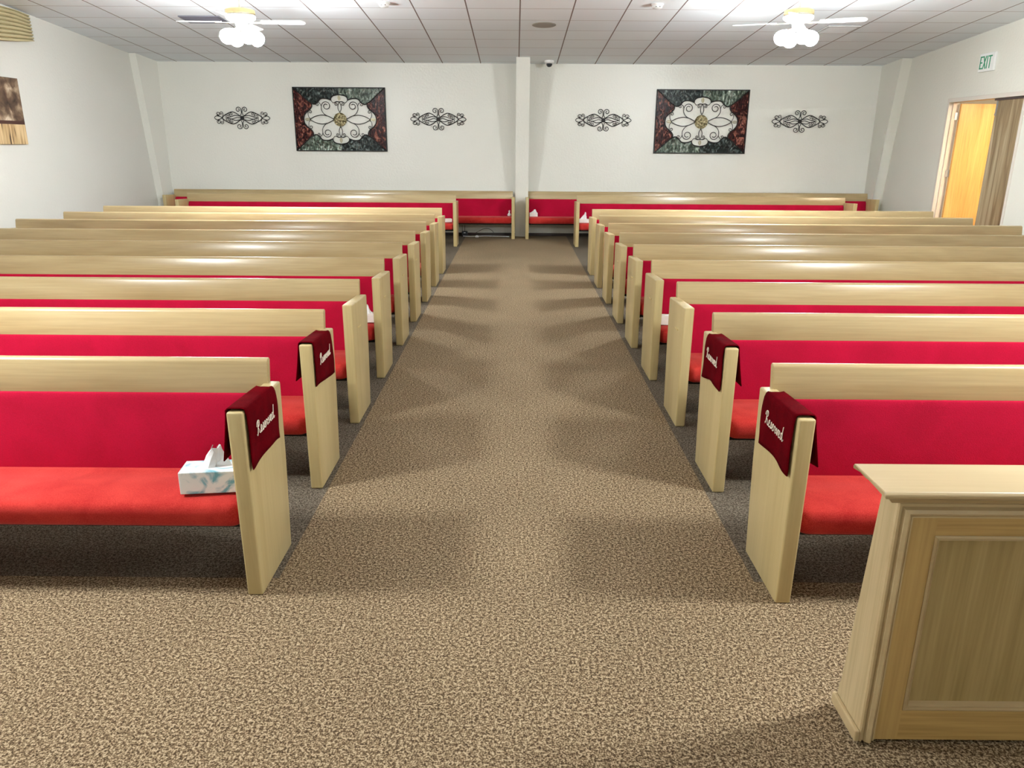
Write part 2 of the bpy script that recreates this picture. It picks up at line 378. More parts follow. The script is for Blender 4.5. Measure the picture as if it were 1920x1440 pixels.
# ------------------------------------------------------------------ pews
ZP = .768
def cushion(name, L, prof, mat_, end=.05, sag=0.0, n=60, seed=0, wav=.001):
    """a padded bar along x with the (y,z) profile, softened at its ends"""
    rnd = random.Random(seed); ph = [rnd.uniform(0, 6.28) for _ in range(6)]
    cy = sum(p[0] for p in prof) / len(prof); c_z = sum(p[1] for p in prof) / len(prof)
    b = MB(); m = len(prof)
    xs = [-L / 2 + end * (1 - math.cos(math.pi / 2 * k / 6)) for k in range(7)]
    inner = [(-L / 2 + end) + (L - 2 * end) * k / n for k in range(1, n)]
    xs = xs + inner + [-x for x in xs[::-1]]
    for x in xs:
        e = max(0.0, (abs(x) - (L / 2 - end)) / end); k = 1 - .28 * (1 - math.sqrt(max(0, 1 - e * e)))
        wv = wav * (math.sin(x * 2.3 + ph[0]) + .6 * math.sin(x * 5.1 + ph[1]))
        for y, z in prof:
            b.v.append((x, cy + (y - cy) * k, c_z + (z - c_z) * k + wv * (1 if z > c_z else 0)))
    for i in range(len(xs) - 1):
        for j in range(m):
            b.face((i * m + j, i * m + (j + 1) % m, (i + 1) * m + (j + 1) % m, (i + 1) * m + j))
    b.face(range(m)); b.face(range(len(b.v) - 1, len(b.v) - m - 1, -1))
    return b.mesh(name, mat_, autosmooth=1.1)
M_under = simple('black_seat_underside', (.012, .010, .010), .9)  # seat board under the cushion coloured plain black
def pew_meshes(L):
    D = {}
    D['end_panel'] = MB().prism([(.003, 0), (-.018, ZP), (.446, ZP - .022), (.440, .42), (.407, 0)], 0, -.0305, .0305).mesh('end_panel', M_end, bevel=.008, bseg=3, autosmooth=.6)
    Li = L - .122
    seat = catmull([(.008, .335), (.012, .372), (.045, .392), (.16, .402), (.28, .392), (.37, .386), (.385, .33), (.36, .296), (.2, .292), (.06, .284), (.026, .292)], 3, True)
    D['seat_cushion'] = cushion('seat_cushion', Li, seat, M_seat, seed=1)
    back = catmull([(.345, .352), (.342, .39), (.352, .50), (.372, .62), (.388, .700), (.402, .709), (.425, .700), (.405, .55), (.39, .40), (.37, .350)], 3, True)
    D['back_cushion'] = cushion('back_cushion', Li, back, M_back, end=.02, seed=2, wav=0)
    rail = [(.392, .704), (.418, .832), (.424, .842), (.436, .8485), (.452, .847), (.460, .838), (.436, .704)]
    D['top_rail'] = MB().prism(rail, 0, -(L / 2 - .040), L / 2 - .040).mesh('top_rail', M_rail, bevel=.005, bseg=2, autosmooth=.5)
    D['back_board'] = MB().prism([(.395, .26), (.440, .71), (.455, .71), (.412, .26)], 0, -Li / 2, Li / 2).mesh('back_board', M_rail)
    D['seat_board'] = MB().box((-Li / 2, .07, .262), (Li / 2, .40, .287)).mesh('seat_board', M_under, bevel=.003, bseg=1)
    D['support'] = MB().prism([(.07, 0), (.05, .272), (.40, .272), (.38, 0)], 0, -.02, .02).mesh('support', M_end, bevel=.003, bseg=1)
    D['peg'] = MB().box((-.004, .115, .598), (.004, .185, .604)).mesh('brass_pin', M_brass)
    return D
SHORT, LONG = pew_meshes(4.78), pew_meshes(6.49)
def make_pew(D, L):
    r = bpy.data.objects.new('pew', None); COL.objects.link(r); r.empty_display_size = .2
    def part(k, x=0, name=None):
        o = bpy.data.objects.new(name or k, D[k]); o.location = (x, 0, 0); return link(o, r)
    a = part('end_panel', -L / 2 + .0305); b = part('end_panel', L / 2 - .0305)
    for k in ('seat_cushion', 'back_cushion', 'top_rail', 'back_board', 'seat_board'): part(k)
    for k in ((-L / 6, L / 6) if L < 5 else (-L / 4, 0, L / 4)): part('support', k)
    return r
def copy_tree(o, parent=None):
    c = o.copy(); COL.objects.link(c); c.parent = parent
    for ch in list(o.children): copy_tree(ch, c)
    return c
YLS = [2.631, 3.608, 4.574, 5.564, 6.551, 7.498, 8.506, 9.481, 10.465, 13.372, 14.522]
YRS = [2.603, 3.6, 4.562, 5.555, 6.519, 7.484, 8.475, 9.46, 10.422, 13.432, 14.52]
ordinal = ['front', 'second', 'third', 'fourth', 'fifth', 'sixth', 'seventh', 'eighth', 'ninth']
extra = {('left', 0): 'reserved cloth and tissue box', ('right', 0): 'reserved cloth, behind the oak screen'}
proto = {}
pews = {}
for side, ys, xo, sg_ in (('left', YLS, -.9804, -1), ('right', YRS, 1.019, 1)):
    for i in range(11):
        L = 4.78 if i < 10 else 6.49
        key = 's' if i < 10 else 'l'
        x_aisle = xo if i < 9 else {('left', 9): -1.004, ('right', 9): 1.0343, ('left', 10): -.0116, ('right', 10): .1876}[(side, i)]
        if key not in proto: p = proto[key] = make_pew(SHORT if key == 's' else LONG, L)
        else: p = copy_tree(proto[key])
        p.location = (x_aisle + sg_ * L / 2, ys[i], 0)
        if i == 0: lab = f'light oak pew with red cushions, {side} of the aisle, front row ' + ('with the tissue box' if side == 'left' else 'behind the oak screen')
        elif i < 9: lab = f'light oak pew with red cushions, {side} of the aisle, {ordinal[i]} row from the front'
        elif i == 9: lab = f'light oak pew, {side} of the aisle, standing alone just before the long wall pew'
        else: lab = f'long light oak pew against the far wall, {side} of the middle column'
        tag(p, lab, 'pew', 'oak pews with red cushions')
        pews[(side, i)] = p
for side in ('left', 'right'):
    s = 1 if side == 'left' else -1
    for i in range(2, 6):
        p = pews[(side, i)]
        o = bpy.data.objects.new('brass_pin', SHORT['peg']); link(o, p); o.location = (s * (4.78 / 2 + .002), 0, 0)

# ------------------------------------------------------------------ oak screen in front of the right pews
sc = empty('front_screen', (1.03, 1.88, 0))
tag(sc, 'oak pew screen with recessed panel and moulded cap at lower right', 'pew screen')
W = 4.75
MB().prism([(.004, .012), (.004, .80), (.085, .80), (.150, .10), (.158, .085), (.158, .012)], 0, 0, .03).build('side_panel', M_side, sc, bevel=.003)
MB().prism([(.004, .012), (.004, .80), (.085, .80), (.150, .10), (.158, .085), (.158, .012)], 0, W - .03, W).build('side_panel', M_side, sc, bevel=.003)
MB().prism([(-.012, .012), (-.012, .05), (.165, .05), (.165, .012)], 0, -.014, .0).build('shoe_moulding', M_mould, sc, bevel=.004)
MB().box((.03, .06, .012), (W - .03, .075, .79)).build('back_panel', M_side, sc)
capp = [(-.055, .845), (-.062, .838), (-.062, .828), (-.048, .820), (-.040, .806), (-.020, .800), (.10, .800), (.118, .806), (.124, .820), (.136, .828), (.136, .838), (.130, .845)]
cb_ = MB(); n0 = 0
for (dx, sx) in ((0, -1), (W, 1)):
    for y, z in capp:
        out = .068 * (1 if z > .825 else (.75 if z > .815 else (.55 if z > .803 else .35)))
        cb_.v.append((dx + sx * out, y, z))
m_ = len(capp); cb_.face(range(m_)); cb_.face(range(2 * m_ - 1, m_ - 1, -1))
for i in range(m_): cb_.face((i, m_ + i, m_ + (i + 1) % m_, (i + 1) % m_))
cb_.build('cap', M_mould, sc, bevel=.002, bseg=1)
# border moulding around the face, frame boards and the recessed panel
def ring(b, x0, x1, z0, z1, prof):
    """prof: (inset, y) pairs; sweeps a mitred moulding round a rectangle"""
    n = len(b.v)
    for ins, y in prof:
        b.v += [(x0 + ins, y, z0 + ins), (x1 - ins, y, z0 + ins), (x1 - ins, y, z1 - ins), (x0 + ins, y, z1 - ins)]
    for i in range(len(prof) - 1):
        for k in range(4):
            b.face((n + 4 * i + k, n + 4 * i + (k + 1) % 4, n + 4 * (i + 1) + (k + 1) % 4, n + 4 * (i + 1) + k))
ft, fb = .793, .012
mo = MB()
def rail3(prof):
    # left, top and right sides only: the foot of the screen has no moulding
    n = len(mo.v)
    for ins, y in prof: mo.v.extend([(ins, y, fb), (ins, y, ft - ins), (W - ins, y, ft - ins), (W - ins, y, fb)])
    for i in range(len(prof) - 1):
        for k in range(3): mo.face((n + 4 * i + k, n + 4 * i + k + 1, n + 4 * (i + 1) + k + 1, n + 4 * (i + 1) + k))
rail3([(0, .006), (0, -.006), (.004, -.010), (.009, -.010), (.012, -.004), (.015, -.004), (.020, -.014), (.030, -.018), (.036, -.014), (.039, -.004), (.042, -.008), (.046, -.008), (.048, .002)])
mo.build('border_moulding', M_mould, sc, smooth=False)
# frame boards
px0, px1, pz0, pz1 = .118, W - .118, .118, .690
f = MB(); f.box((.03, 0, fb), (px0, .03, ft)); f.build('stile', M_stile, sc)
f = MB(); f.box((px1, 0, fb), (W - .03, .03, ft)); f.build('stile', M_stile, sc)
f = MB(); f.box((px0, 0, pz1), (px1, .03, ft)); f.build('top_board', M_frame, sc)
f = MB(); f.box((px0, 0, fb), (px1, .03, pz0)); f.build('bottom_board', M_frame, sc)
f = MB(); f.box((px0, .016, pz0), (px1, .026, pz1)); f.build('recessed_panel', M_screen, sc)
bd = MB(); ring(bd, px0, px1, pz0, pz1, [(0, 0), (0, -.003), (.005, -.005), (.008, .002), (.011, .002), (.014, -.001), (.017, .006), (.020, .015), (.020, .02)])
bd.build('panel_bead', M_mould, sc)

# ------------------------------------------------------------------ reserved cloths
def glyph_strokes():
    R = [[(.02, .12), (.10, .0), (.22, .25), (.34, .75), (.42, 1.05)], [(.05, .70), (.14, .98), (.42, 1.12), (.66, 1.0), (.60, .72), (.30, .56), (.48, .40), (.62, .10), (.80, .02), (.95, .14)]]
    e = [[(0, .12), (.22, .26), (.34, .44), (.24, .55), (.10, .40), (.12, .10), (.28, .0), (.50, .14)]]
    s = [[(0, .12), (.20, .34), (.28, .56), (.36, .34), (.32, .08), (.14, .0), (.08, .10), (.30, .06), (.50, .14)]]
    r = [[(0, .12), (.16, .52), (.24, .46), (.38, .46), (.34, .16), (.42, .02), (.58, .14)]]
    v = [[(0, .30), (.12, .52), (.20, .20), (.28, .0), (.42, .22), (.46, .52), (.62, .46)]]
    d = [[(.42, .46), (.22, .54), (.06, .30), (.14, .02), (.32, .10), (.46, .50), (.60, 1.12)], [(.60, 1.12), (.48, .50), (.46, .10), (.58, .0), (.76, .14)]]
    x = 0; out = []
    for g, adv in ((R, .86), (e, .47), (s, .47), (e, .47), (r, .54), (v, .56), (e, .47), (d, .76)):
        for st in g: out.append([(px + x, pz) for px, pz in st])
        x += adv
    return out, x
def cloth(side, row, y0, y1, seed, label):
    sx = 1 if side == 'left' else -1           # the aisle lies on this side of the panel
    rnd = random.Random(seed); ph = [rnd.uniform(0, 6) for _ in range(6)]
    p = pews[(side, row)]
    xp = p.location.x + sx * (4.78 / 2 - .0305)
    o = empty('reserved_cloth', (xp, p.location.y, 0))
    tag(o, label, 'cloth', 'reserved cloths over the pew ends')
    ny = 18; cols = []
    for j in range(ny + 1):
        v = j / ny; y = y0 + (y1 - y0) * v
        zt = ZP + .008 - .022 * (y + .018) / .464
        rearround = .0 if v < .7 else .006 * ((v - .7) / .3) ** 2
        drop = .228 + .010 * math.sin(v * 5 + ph[0])
        drop_in = .20 + .012 * math.sin(v * 4 + ph[1])
        col = []
        nf = 10
        for i in range(nf + 1):                # outer flap, from the hem up
            t = i / nf; z = zt - drop * (1 - t)
            wv = .004 * (1 - t) * (1 + math.sin(v * 9 + ph[2])) + .003 * math.sin(t * 6 + ph[3]) * (1 - t)
            col.append((.0365 + wv + .002, z))
        col[-1] = (.036, zt - .006)
        col += [(.031, zt + .001), (.018, zt + .003 - rearround), (0, zt + .0035 - rearround), (-.018, zt + .003 - rearround), (-.031, zt + .001)]
        for i in range(nf + 1):                # inner flap, stands off the panel a little
            t = i / nf
            fl = (.028 * t ** 1.2) * (1.0 - .5 * v) + .004 * t * math.sin(v * 8 + ph[4])
            col.append((-.0365 - fl, zt - .006 - drop_in * t))
        cols.append((y, col))
    b = MB(); m = len(cols[0][1])
    for y, col in cols:
        for k, (x, z) in enumerate(col):
            rear = .0
            t = (z - (ZP - .22)) / .22
            if y > y0 + .8 * (y1 - y0): rear = -.035 * max(0, t - .55) ** 2 * 4 * ((y - y0) / (y1 - y0) - .8) / .2
            b.v.append((sx * x, y + rear, z))
    for j in range(ny):
        for k in range(m - 1):
            b.face((j * m + k, j * m + k + 1, (j + 1) * m + k + 1, (j + 1) * m + k))
    c = b.build('drape', M_cloth, o, smooth=True)
    sol = c.modifiers.new('thickness', 'SOLIDIFY'); sol.thickness = .004; sol.offset = 0
    strokes, wid = glyph_strokes()
    tb = MB(); tw = .215; sc_ = tw / wid; hz_ = .050
    yc = (y0 + y1) / 2 + .0; zc = .645
    for st in strokes:
        pts = catmull(st, 6)
        P = []
        for gx, gz in pts:
            yy = yc + sx * (gx * sc_ - tw / 2); zz = zc + gz * hz_ + .0 - .022 * 0
            P.append((sx * .0468, yy, zz))
        tb.tube(P, .0018, 5)
    tb.build('lettering', M_thread, o, smooth=True)
    return o
cloth('left', 0, -.002, .352, 3, 'burgundy velvet Reserved cloth over the front left pew end, above the tissue box')
cloth('left', 1, -.002, .350, 5, 'burgundy velvet Reserved cloth over the end of the second pew left of the aisle')
cloth('right', 0, .004, .360, 8, 'burgundy velvet Reserved cloth over the front right pew end, nearest the oak screen')
cloth('right', 1, .004, .345, 11, 'burgundy velvet Reserved cloth over the end of the second pew right of the aisle')

# ------------------------------------------------------------------ tissue boxes
def box_mat(name, base, blot):
    m, nt, N, L, b = mat(name)
    tc = N.new('ShaderNodeTexCoord'); nz = N.new('ShaderNodeTexNoise'); nz.inputs['Scale'].default_value = 13; nz.inputs['Detail'].default_value = 3; nz.inputs['Distortion'].default_value = 1.5
    L.new(tc.outputs['Object'], nz.inputs['Vector'])
    r = ramp(N, [(.44, base), (.54, tuple((a + c) / 2 for a, c in zip(base, blot))), (.62, blot)]); L.new(nz.outputs['Fac'], r.inputs[0])
    L.new(r.outputs[0], b.inputs['Base Color']); b.inputs['Roughness'].default_value = .45
    return m
M_box_blue = box_mat('printed_card_blue', (.84, .86, .86), (.16, .42, .52))
M_box_white = simple('white_card', (.86, .80, .76), .6)
def tissue_box(loc, size, rz, m, label, seed, tall=.06, tissue=True):
    rnd = random.Random(seed)
    o = empty('tissue_box', loc, rz); tag(o, label, 'tissue box', 'tissue boxes on the pew seats')
    w, d, h = size
    MB().box((-w / 2, -d / 2, 0), (w / 2, d / 2, h)).build('carton', m, o, bevel=.003)
    t = MB(); n = 14
    for j in range(6):
        v = j / 5
        for k in range(n):
            a = 2 * math.pi * k / n
            rr = (.035 + .022 * math.sin(3 * a + seed)) * (1 - v * .75) + .006 * rnd.random()
            t.v.append((rr * math.cos(a) * 1.3 + .015 * v, rr * math.sin(a) * .45, h - .004 + tall * v * (1 + .25 * math.sin(2 * a + seed))))
    for j in range(5):
        for k in range(n): t.face((j * n + k, j * n + (k + 1) % n, (j + 1) * n + (k + 1) % n, (j + 1) * n + k))
    t.face([5 * n + k for k in range(n)])
    if tissue: t.build('tissue', M_paper, o)
    return o
zs = .4055
tissue_box((-1.17, YLS[0] + .13, zs), (.235, .12, .090), .12, M_box_blue, 'tissue box with blue print on the front left pew seat', 1, tall=.075)
tissue_box((-1.155, YLS[3] + .16, zs), (.20, .11, .060), .1, M_box_white, 'white tissue box on the seat of the fourth pew left of the aisle', 2)
tissue_box((1.19, YRS[3] + .16, zs), (.20, .11, .062), -.1, M_box_white, 'white tissue box on the seat of the fourth pew right of the aisle', 3, tall=.03)
tissue_box((-1.20, YLS[9] + .16, zs), (.19, .11, .055), .3, M_box_white, 'flat white tissue box on the lone pew left of the aisle', 4, tissue=False)
tissue_box((1.19, YRS[9] + .15, zs), (.17, .11, .060), 0, M_box_white, 'white tissue box with a tall tissue on the lone pew right of the aisle', 5, tall=.10)
tissue_box((.34, YRS[10] + .20, zs), (.15, .11, .065), 0, M_box_white, 'white tissue box with a small tissue on the long right wall pew', 6, tall=.055)
# crumpled tissue on the left wall pew
b = MB(); rnd = random.Random(4)
prof = [(.001, 0), (.028, .004), (.034, .03), (.022, .055), (.010, .075), (.016, .095), (.001, .108)]
b.lathe(prof, 10); b.v = [(x + rnd.uniform(-.006, .006), y + rnd.uniform(-.006, .006), z + (rnd.uniform(-.004, .004) if z > .01 else 0)) for x, y, z in b.v]
o = b.build('crumpled_tissue', M_paper, None, loc=(-.115, YLS[10] + .2, zs)); tag(o, 'crumpled white tissue standing on the long left wall pew', 'tissue')

# ------------------------------------------------------------------ router and its cables under the wall pew
rt = empty('router', (-.97, 14.93, 0)); tag(rt, 'black internet router with antennas on the carpet under the left wall pew', 'router')
MB().box((-.055, -.03, 0), (.055, .03, .10)).build('casing', M_black, rt, bevel=.008)
for x in (-.045, 0.0): MB().lathe([(.005, .09), (.004, .21), (.001, .213)], 8, Matrix.Translation((x, .015, 0))).build('antenna', M_black, rt)
MB().box((-.018, -.033, .068), (.018, -.029, .078)).build('indicator_label', M_white, rt)
cab = catmull([(-1.0, 14.90, .012), (-.86, 14.87, .010), (-.76, 14.86, .012), (-.6, 14.92, .012), (-.4, 14.93, .010), (-.12, 14.86, .010)], 8)
o = MB().tube(cab, .007, 6).build('power_cable', M_white, None, smooth=True); tag(o, 'white cable lying on the carpet under the left wall pew', 'cable')
o = MB().box((-.03, -.02, 0), (.03, .02, .03)).box((-.012, .006, .028), (.012, .018, .036)).build('plug_adapter', M_white, None, loc=(-.73, 14.815, 0), bevel=.003); tag(o, 'small white plug on the cable under the left wall pew', 'plug')
arc = catmull([(-.91, 14.95, .03), (-.80, 15.0, .05), (-.70, 15.04, .09), (-.62, 15.06, .13), (-.52, 15.07, .135), (-.44, 15.06, .09), (-.42, 15.04, .05)], 8)
o = MB().tube(arc, .0045, 6).build('cord_loop', simple('dark_cord', (.06, .04, .04), .6), None, smooth=True); tag(o, 'dark cord arching from the router against the far wall', 'cord')

# ------------------------------------------------------------------ wall art on the far wall
def spiral(cx, cy, r0, r1, a0, turns, n=26):
    return [(cx + (r0 + (r1 - r0) * k / n) * math.cos(a0 + turns * 2 * math.pi * k / n), cy + (r0 + (r1 - r0) * k / n) * math.sin(a0 + turns * 2 * math.pi * k / n)) for k in range(n + 1)]
def scroll_art(cx, label):
    o = empty('iron_scroll', (cx, YB, 2.13)); tag(o, label, 'wall art', 'small black iron scrolls on the far wall')
    W_, Y0 = .515, -.02
    def up(pts): return [(x, Y0, z) for x, z in pts]
    fr_ = MB()
    for sx in (-1, 1):
        leaf = catmull([(sx * .035, .035), (sx * .16, .105), (sx * .27, .075), (sx * .37, 0), (sx * .27, -.075), (sx * .16, -.105), (sx * .035, -.035)], 6)
        fr_.tube(up(leaf), .0075, 6)
        inn = catmull([(sx * .035, .03), (sx * .12, .045), (sx * .20, .022), (sx * .285, 0), (sx * .20, -.022), (sx * .12, -.045), (sx * .035, -.03)], 6)
        fr_.tube(up(inn), .0062, 6)
        inn2 = catmull([(sx * .035, .0), (sx * .09, .012), (sx * .13, 0), (sx * .20, -.018), (sx * .285, 0)], 6)
        fr_.tube(up(inn2), .0055, 6)
        tip = catmull([(sx * .36, 0), (sx * .41, .02), (sx * .47, .035), (sx * W_, 0), (sx * .47, -.035), (sx * .41, -.02), (sx * .36, 0)], 6)
        fr_.tube(up(tip), .0062, 6)
    fr_.build('leaf_frame', M_iron, o, smooth=True)
    for sx in (-1, 1):
        for sz in (-1, 1):
            c = MB()
            big = [(sx * .035, sz * .03), (sx * .006, sz * .09), (sx * .012, sz * .14)] + [(sx * a, sz * z) for a, z in spiral(.062, .145, .052, .012, math.pi, -1.25)]
            c.tube(up(catmull(big, 2)), .0062, 6)
            e = [(sx * .36, sz * 0.0), (sx * .43, sz * .03)] + [(sx * a, sz * z) for a, z in spiral(.435, .065, .038, .010, 0, 1.1, 18)]
            c.tube(up(catmull(e, 2)), .0055, 6)
            e = [(sx * .37, sz * .01), (sx * .352, sz * .05)] + [(sx * a, sz * z) for a, z in spiral(.382, .082, .030, .008, math.pi, -1.1, 16)]
            c.tube(up(catmull(e, 2)), .005, 6)
            e = [(sx * .30, sz * 0.0), (sx * .295, sz * .03)] + [(sx * a, sz * z) for a, z in spiral(.262, .05, .033, .008, 0, 1.1, 16)]
            c.tube(up(catmull(e, 2)), .005, 6)
            e = [(sx * .22, sz * .018), (sx * .228, sz * .05)] + [(sx * a, sz * z) for a, z in spiral(.198, .066, .028, .008, 0, 1.1, 16)]
            c.tube(up(catmull(e, 2)), .005, 6)
            c.build('curl', M_iron, o, smooth=True)
    MB().box((-.035, Y0 - .008, -.035), (.035, Y0 + .004, .035)).box((-.008, Y0, -.008), (.008, 0, .008)).build('center_block', M_iron, o, bevel=.004)
    st = MB()
    for sx in (-1, 1): st.lathe([(.005, Y0), (.005, 0)], 8, Matrix.Translation((sx * .37, 0, 0)) @ Matrix.Rotation(-math.pi / 2, 4, 'X'))
    st.build('wall_stud', M_iron, o)
    return o
scroll_art(-5.09, 'black iron scroll farthest left on the far wall')
scroll_art(-1.446, 'black iron scroll between the left metal panel and the middle column')
scroll_art(1.617, 'black iron scroll between the middle column and the right metal panel')
scroll_art(5.258, 'black iron scroll farthest right on the far wall, nearest the doorway')

def sheet_mat(name, dark, mid, light, seed, scale=9):
    m, nt, N, L, b = mat(name)
    tc = N.new('ShaderNodeTexCoord'); mp = N.new('ShaderNodeMapping'); mp.inputs['Location'].default_value = (seed * 3.1, 0, seed * 1.7); mp.inputs['Scale'].default_value = (1.3, 1, .8)
    L.new(tc.outputs['Object'], mp.inputs['Vector'])
    n = N.new('ShaderNodeTexNoise'); n.inputs['Scale'].default_value = scale; n.inputs['Detail'].default_value = 6; n.inputs['Distortion'].default_value = 1.8; L.new(mp.outputs[0], n.inputs['Vector'])
    v = N.new('ShaderNodeTexVoronoi'); v.inputs['Scale'].default_value = 24; v.feature = 'SMOOTH_F1'; L.new(mp.outputs[0], v.inputs['Vector'])
    r = ramp(N, [(.34, dark), (.50, mid), (.64, light)]); L.new(n.outputs['Fac'], r.inputs[0]); L.new(r.outputs[0], b.inputs['Base Color'])  # lightest stop paints glints of light into the metal colour
    b.inputs['Metallic'].default_value = .6; b.inputs['Roughness'].default_value = .36; b.inputs['Coat Weight'].default_value = .2; b.inputs['Coat Roughness'].default_value = .3
    bp = N.new('ShaderNodeBump'); bp.inputs['Strength'].default_value = 1; bp.inputs['Distance'].default_value = .09
    L.new(v.outputs['Distance'], bp.inputs['Height']); L.new(bp.outputs['Normal'], b.inputs['Normal'])
    return m
def big_art(cx, label, seed):
    hw, hh, zc_ = .853, .563, 2.112
    o = empty('metal_wall_panel', (cx, YB, zc_)); tag(o, label, 'wall art', 'large metal panels on the far wall')
    M_d = sheet_mat('hammered_dark_metal', (.006, .010, .010), (.03, .045, .042), (.26, .32, .31), seed)
    M_g = sheet_mat('hammered_verdigris', (.06, .08, .06), (.19, .26, .20), (.60, .70, .62), seed + 2)
    M_r = sheet_mat('hammered_copper_red', (.016, .002, .004), (.085, .008, .008), (.55, .20, .14), seed + 5)
    def P(pts): return [(x * hw, z * hh) for x, z in pts]
    def cor(sx, sz): return (sx * .985, sz * .978)
    diag = [(.80, .74), (.68, .58), (.60, .50)]
    red = catmull([(.60, .50), (.605, .40), (.65, .31), (.72, .23), (.775, .12), (.79, 0)], 4)
    red2 = catmull([(.79, 0), (.775, -.12), (.72, -.23), (.65, -.31), (.605, -.40), (.60, -.50)], 4)
    top = catmull([(.60, .50), (.54, .475), (.47, .53), (.42, .62), (.36, .655), (.27, .65), (.20, .615)], 4) + catmull([(.18, .60), (.175, .67), (.12, .74), (0, .775)], 4)
    Y1, Y2 = -.03, -.018
    for sx in (-1, 1):
        poly = [cor(1, 1)] + diag[:2] + red[:-1] + red2 + diag[:2][::-1] and [cor(1, 1)] + diag[:2] + red[:-1] + red2 + [(.68, -.58), (.80, -.74), cor(1, -1)]
        m2 = MB().prism([(sx * x * hw, z * hh) for x, z in poly], 1, Y1, Y2)
        m2.build('copper_sheet', M_r, o)
        for sz in (-1, 1):
            poly = [cor(1, 1)] + diag[:2] + top + [(0, .978)]
            dark = (sx * sz < 0)
            MB().prism([(sx * x * hw, sz * z * hh) for x, z in poly], 1, Y1, Y2).build('dark_sheet' if dark else 'verdigris_sheet', M_d if dark else M_g, o)
    def up(pts, y=-.034): return [(x * hw, y, z * hh) for x, z in pts]
    fr_ = MB()
    q = .017
    fr_.box((-hw, -.04, hh - q), (hw, 0, hh)).box((-hw, -.04, -hh), (hw, 0, -hh + q)).box((-hw, -.04, -hh + q), (-hw + q, 0, hh - q)).box((hw - q, -.04, -hh + q), (hw, 0, hh - q))
    fr_.build('edge_frame', M_iron, o)
    wr = MB()
    for sx in (-1, 1):
        for sz in (-1, 1):
            wr.tube(up([(sx * x, sz * z) for x, z in red]), .010, 6)
            wr.tube(up([(sx * x, sz * z) for x, z in top]), .010, 6)
            wr.tube(up([(sx * x, sz * z) for x, z in [cor(1, 1)] + diag]), .010, 6)
    wr.build('outline_wire', M_iron, o, smooth=True)
    ov = MB()
    for s in (-1, 1):
        for q in (1, -1):
            ov.tube(up(catmull([(s * .13, 0), (s * .25, q * .10), (s * .40, q * .14), (s * .55, q * .09), (s * .66, 0)], 6)), .0065, 6)
            ov.tube(up(catmull([(0, s * .22), (q * .035, s * .34), (q * .028, s * .46), (0, s * .55)], 6)), .006, 6)
    ov.build('petal_wire', M_iron, o, smooth=True)
    for sx in (-1, 1):
        for sz in (-1, 1):
            c = MB()
            big = [(.14, .02), (.24, .09), (.34, .17), (.395, .30), (.395, .42)] + [(.29 + (x), .42 + z * 1.45) for x, z in [(a, b2) for a, b2 in spiral(0, 0, .10, .035, 0.2, 1.35, 24)]]
            c.tube(up([(sx * x, sz * z) for x, z in catmull(big, 3)]), .006, 6)
            s1 = [(.395, .42), (.42, .50), (.46, .53)] + [(.475 + x, .465 + z * 1.4) for x, z in spiral(0, 0, .035, .012, 1.6, -1.0, 14)]
            c.tube(up([(sx * x, sz * z) for x, z in catmull(s1, 3)]), .0052, 6)
            s2 = [(.65, .02), (.685, .10), (.69, .22)] + [(.645 + x, .235 + z * 1.4) for x, z in spiral(0, 0, .042, .014, .2, 1.1, 16)]
            c.tube(up([(sx * x, sz * z) for x, z in catmull(s2, 3)]), .0052, 6)
            s3 = [(0, .55), (.05, .55), (.09, .52)] + [(.068 + x, .475 + z * 1.4) for x, z in spiral(0, 0, .032, .010, .6, -1.1, 14)]
            c.tube(up([(sx * x, sz * z) for x, z in catmull(s3, 3)]), .005, 6)
            s4 = [(0, .55), (.06, .56), (.13, .52), (.18, .60)]
            c.tube(up([(sx * x, sz * z) for x, z in catmull(s4, 4)]), .005, 6)
            c.build('scroll_wire', M_iron, o, smooth=True)
    M_leaf = simple('antique_gold', (.34, .30, .18), .35, metal=.6, nscale=60, noise=.3)
    for s in (-1, 1):
        for ang, lx, lz in ((0, s * .715, 0), (90, 0, s * .66)):
            lb = MB()
            for q in (-1, 1):
                ca = catmull([(-.05, 0), (-.01, q * .022), (.035, q * .018), (.05, 0)], 4)
                pl = ca + [(x, z * .25) for x, z in ca[::-1]][1:-1]
                R_ = math.radians(ang)
                lb.prism([(lx * hw + x * math.cos(R_) - z * math.sin(R_), lz * hh + x * math.sin(R_) + z * math.cos(R_)) for x, z in pl], 1, -.046, -.038)
            lb.build('leaf', M_leaf, o)
    Mx = Matrix.Translation((0, -.02, 0)) @ Matrix.Rotation(math.pi / 2, 4, 'X')
    md = MB().lathe([(.118, 0), (.122, .012), (.116, .024), (.106, .020), (.100, .026), (.085, .040), (.045, .050), (.030, .044), (.022, .052), (.001, .056)], 32, Mx)
    mm, nt, N, L, bs = mat('embossed_gold')
    tc = N.new('ShaderNodeTexCoord'); v = N.new('ShaderNodeTexVoronoi'); v.inputs['Scale'].default_value = 28; L.new(tc.outputs['Object'], v.inputs['Vector'])
    r = ramp(N, [(.15, (.85, .76, .46)), (.8, (.16, .13, .06))]); L.new(v.outputs['Distance'], r.inputs[0]); L.new(r.outputs[0], bs.inputs['Base Color'])
    bs.inputs['Metallic'].default_value = .6; bs.inputs['Roughness'].default_value = .35
    bp = N.new('ShaderNodeBump'); bp.inputs['Distance'].default_value = .02; bp.invert = True; L.new(v.outputs['Distance'], bp.inputs['Height']); L.new(bp.outputs['Normal'], bs.inputs['Normal'])
    md.build('medallion', mm, o, autosmooth=.7)
    return o
big_art(-3.267, 'large hammered metal panel with gold medallion left of the middle column', 1)
big_art(3.431, 'large hammered metal panel with gold medallion right of the middle column', 4)

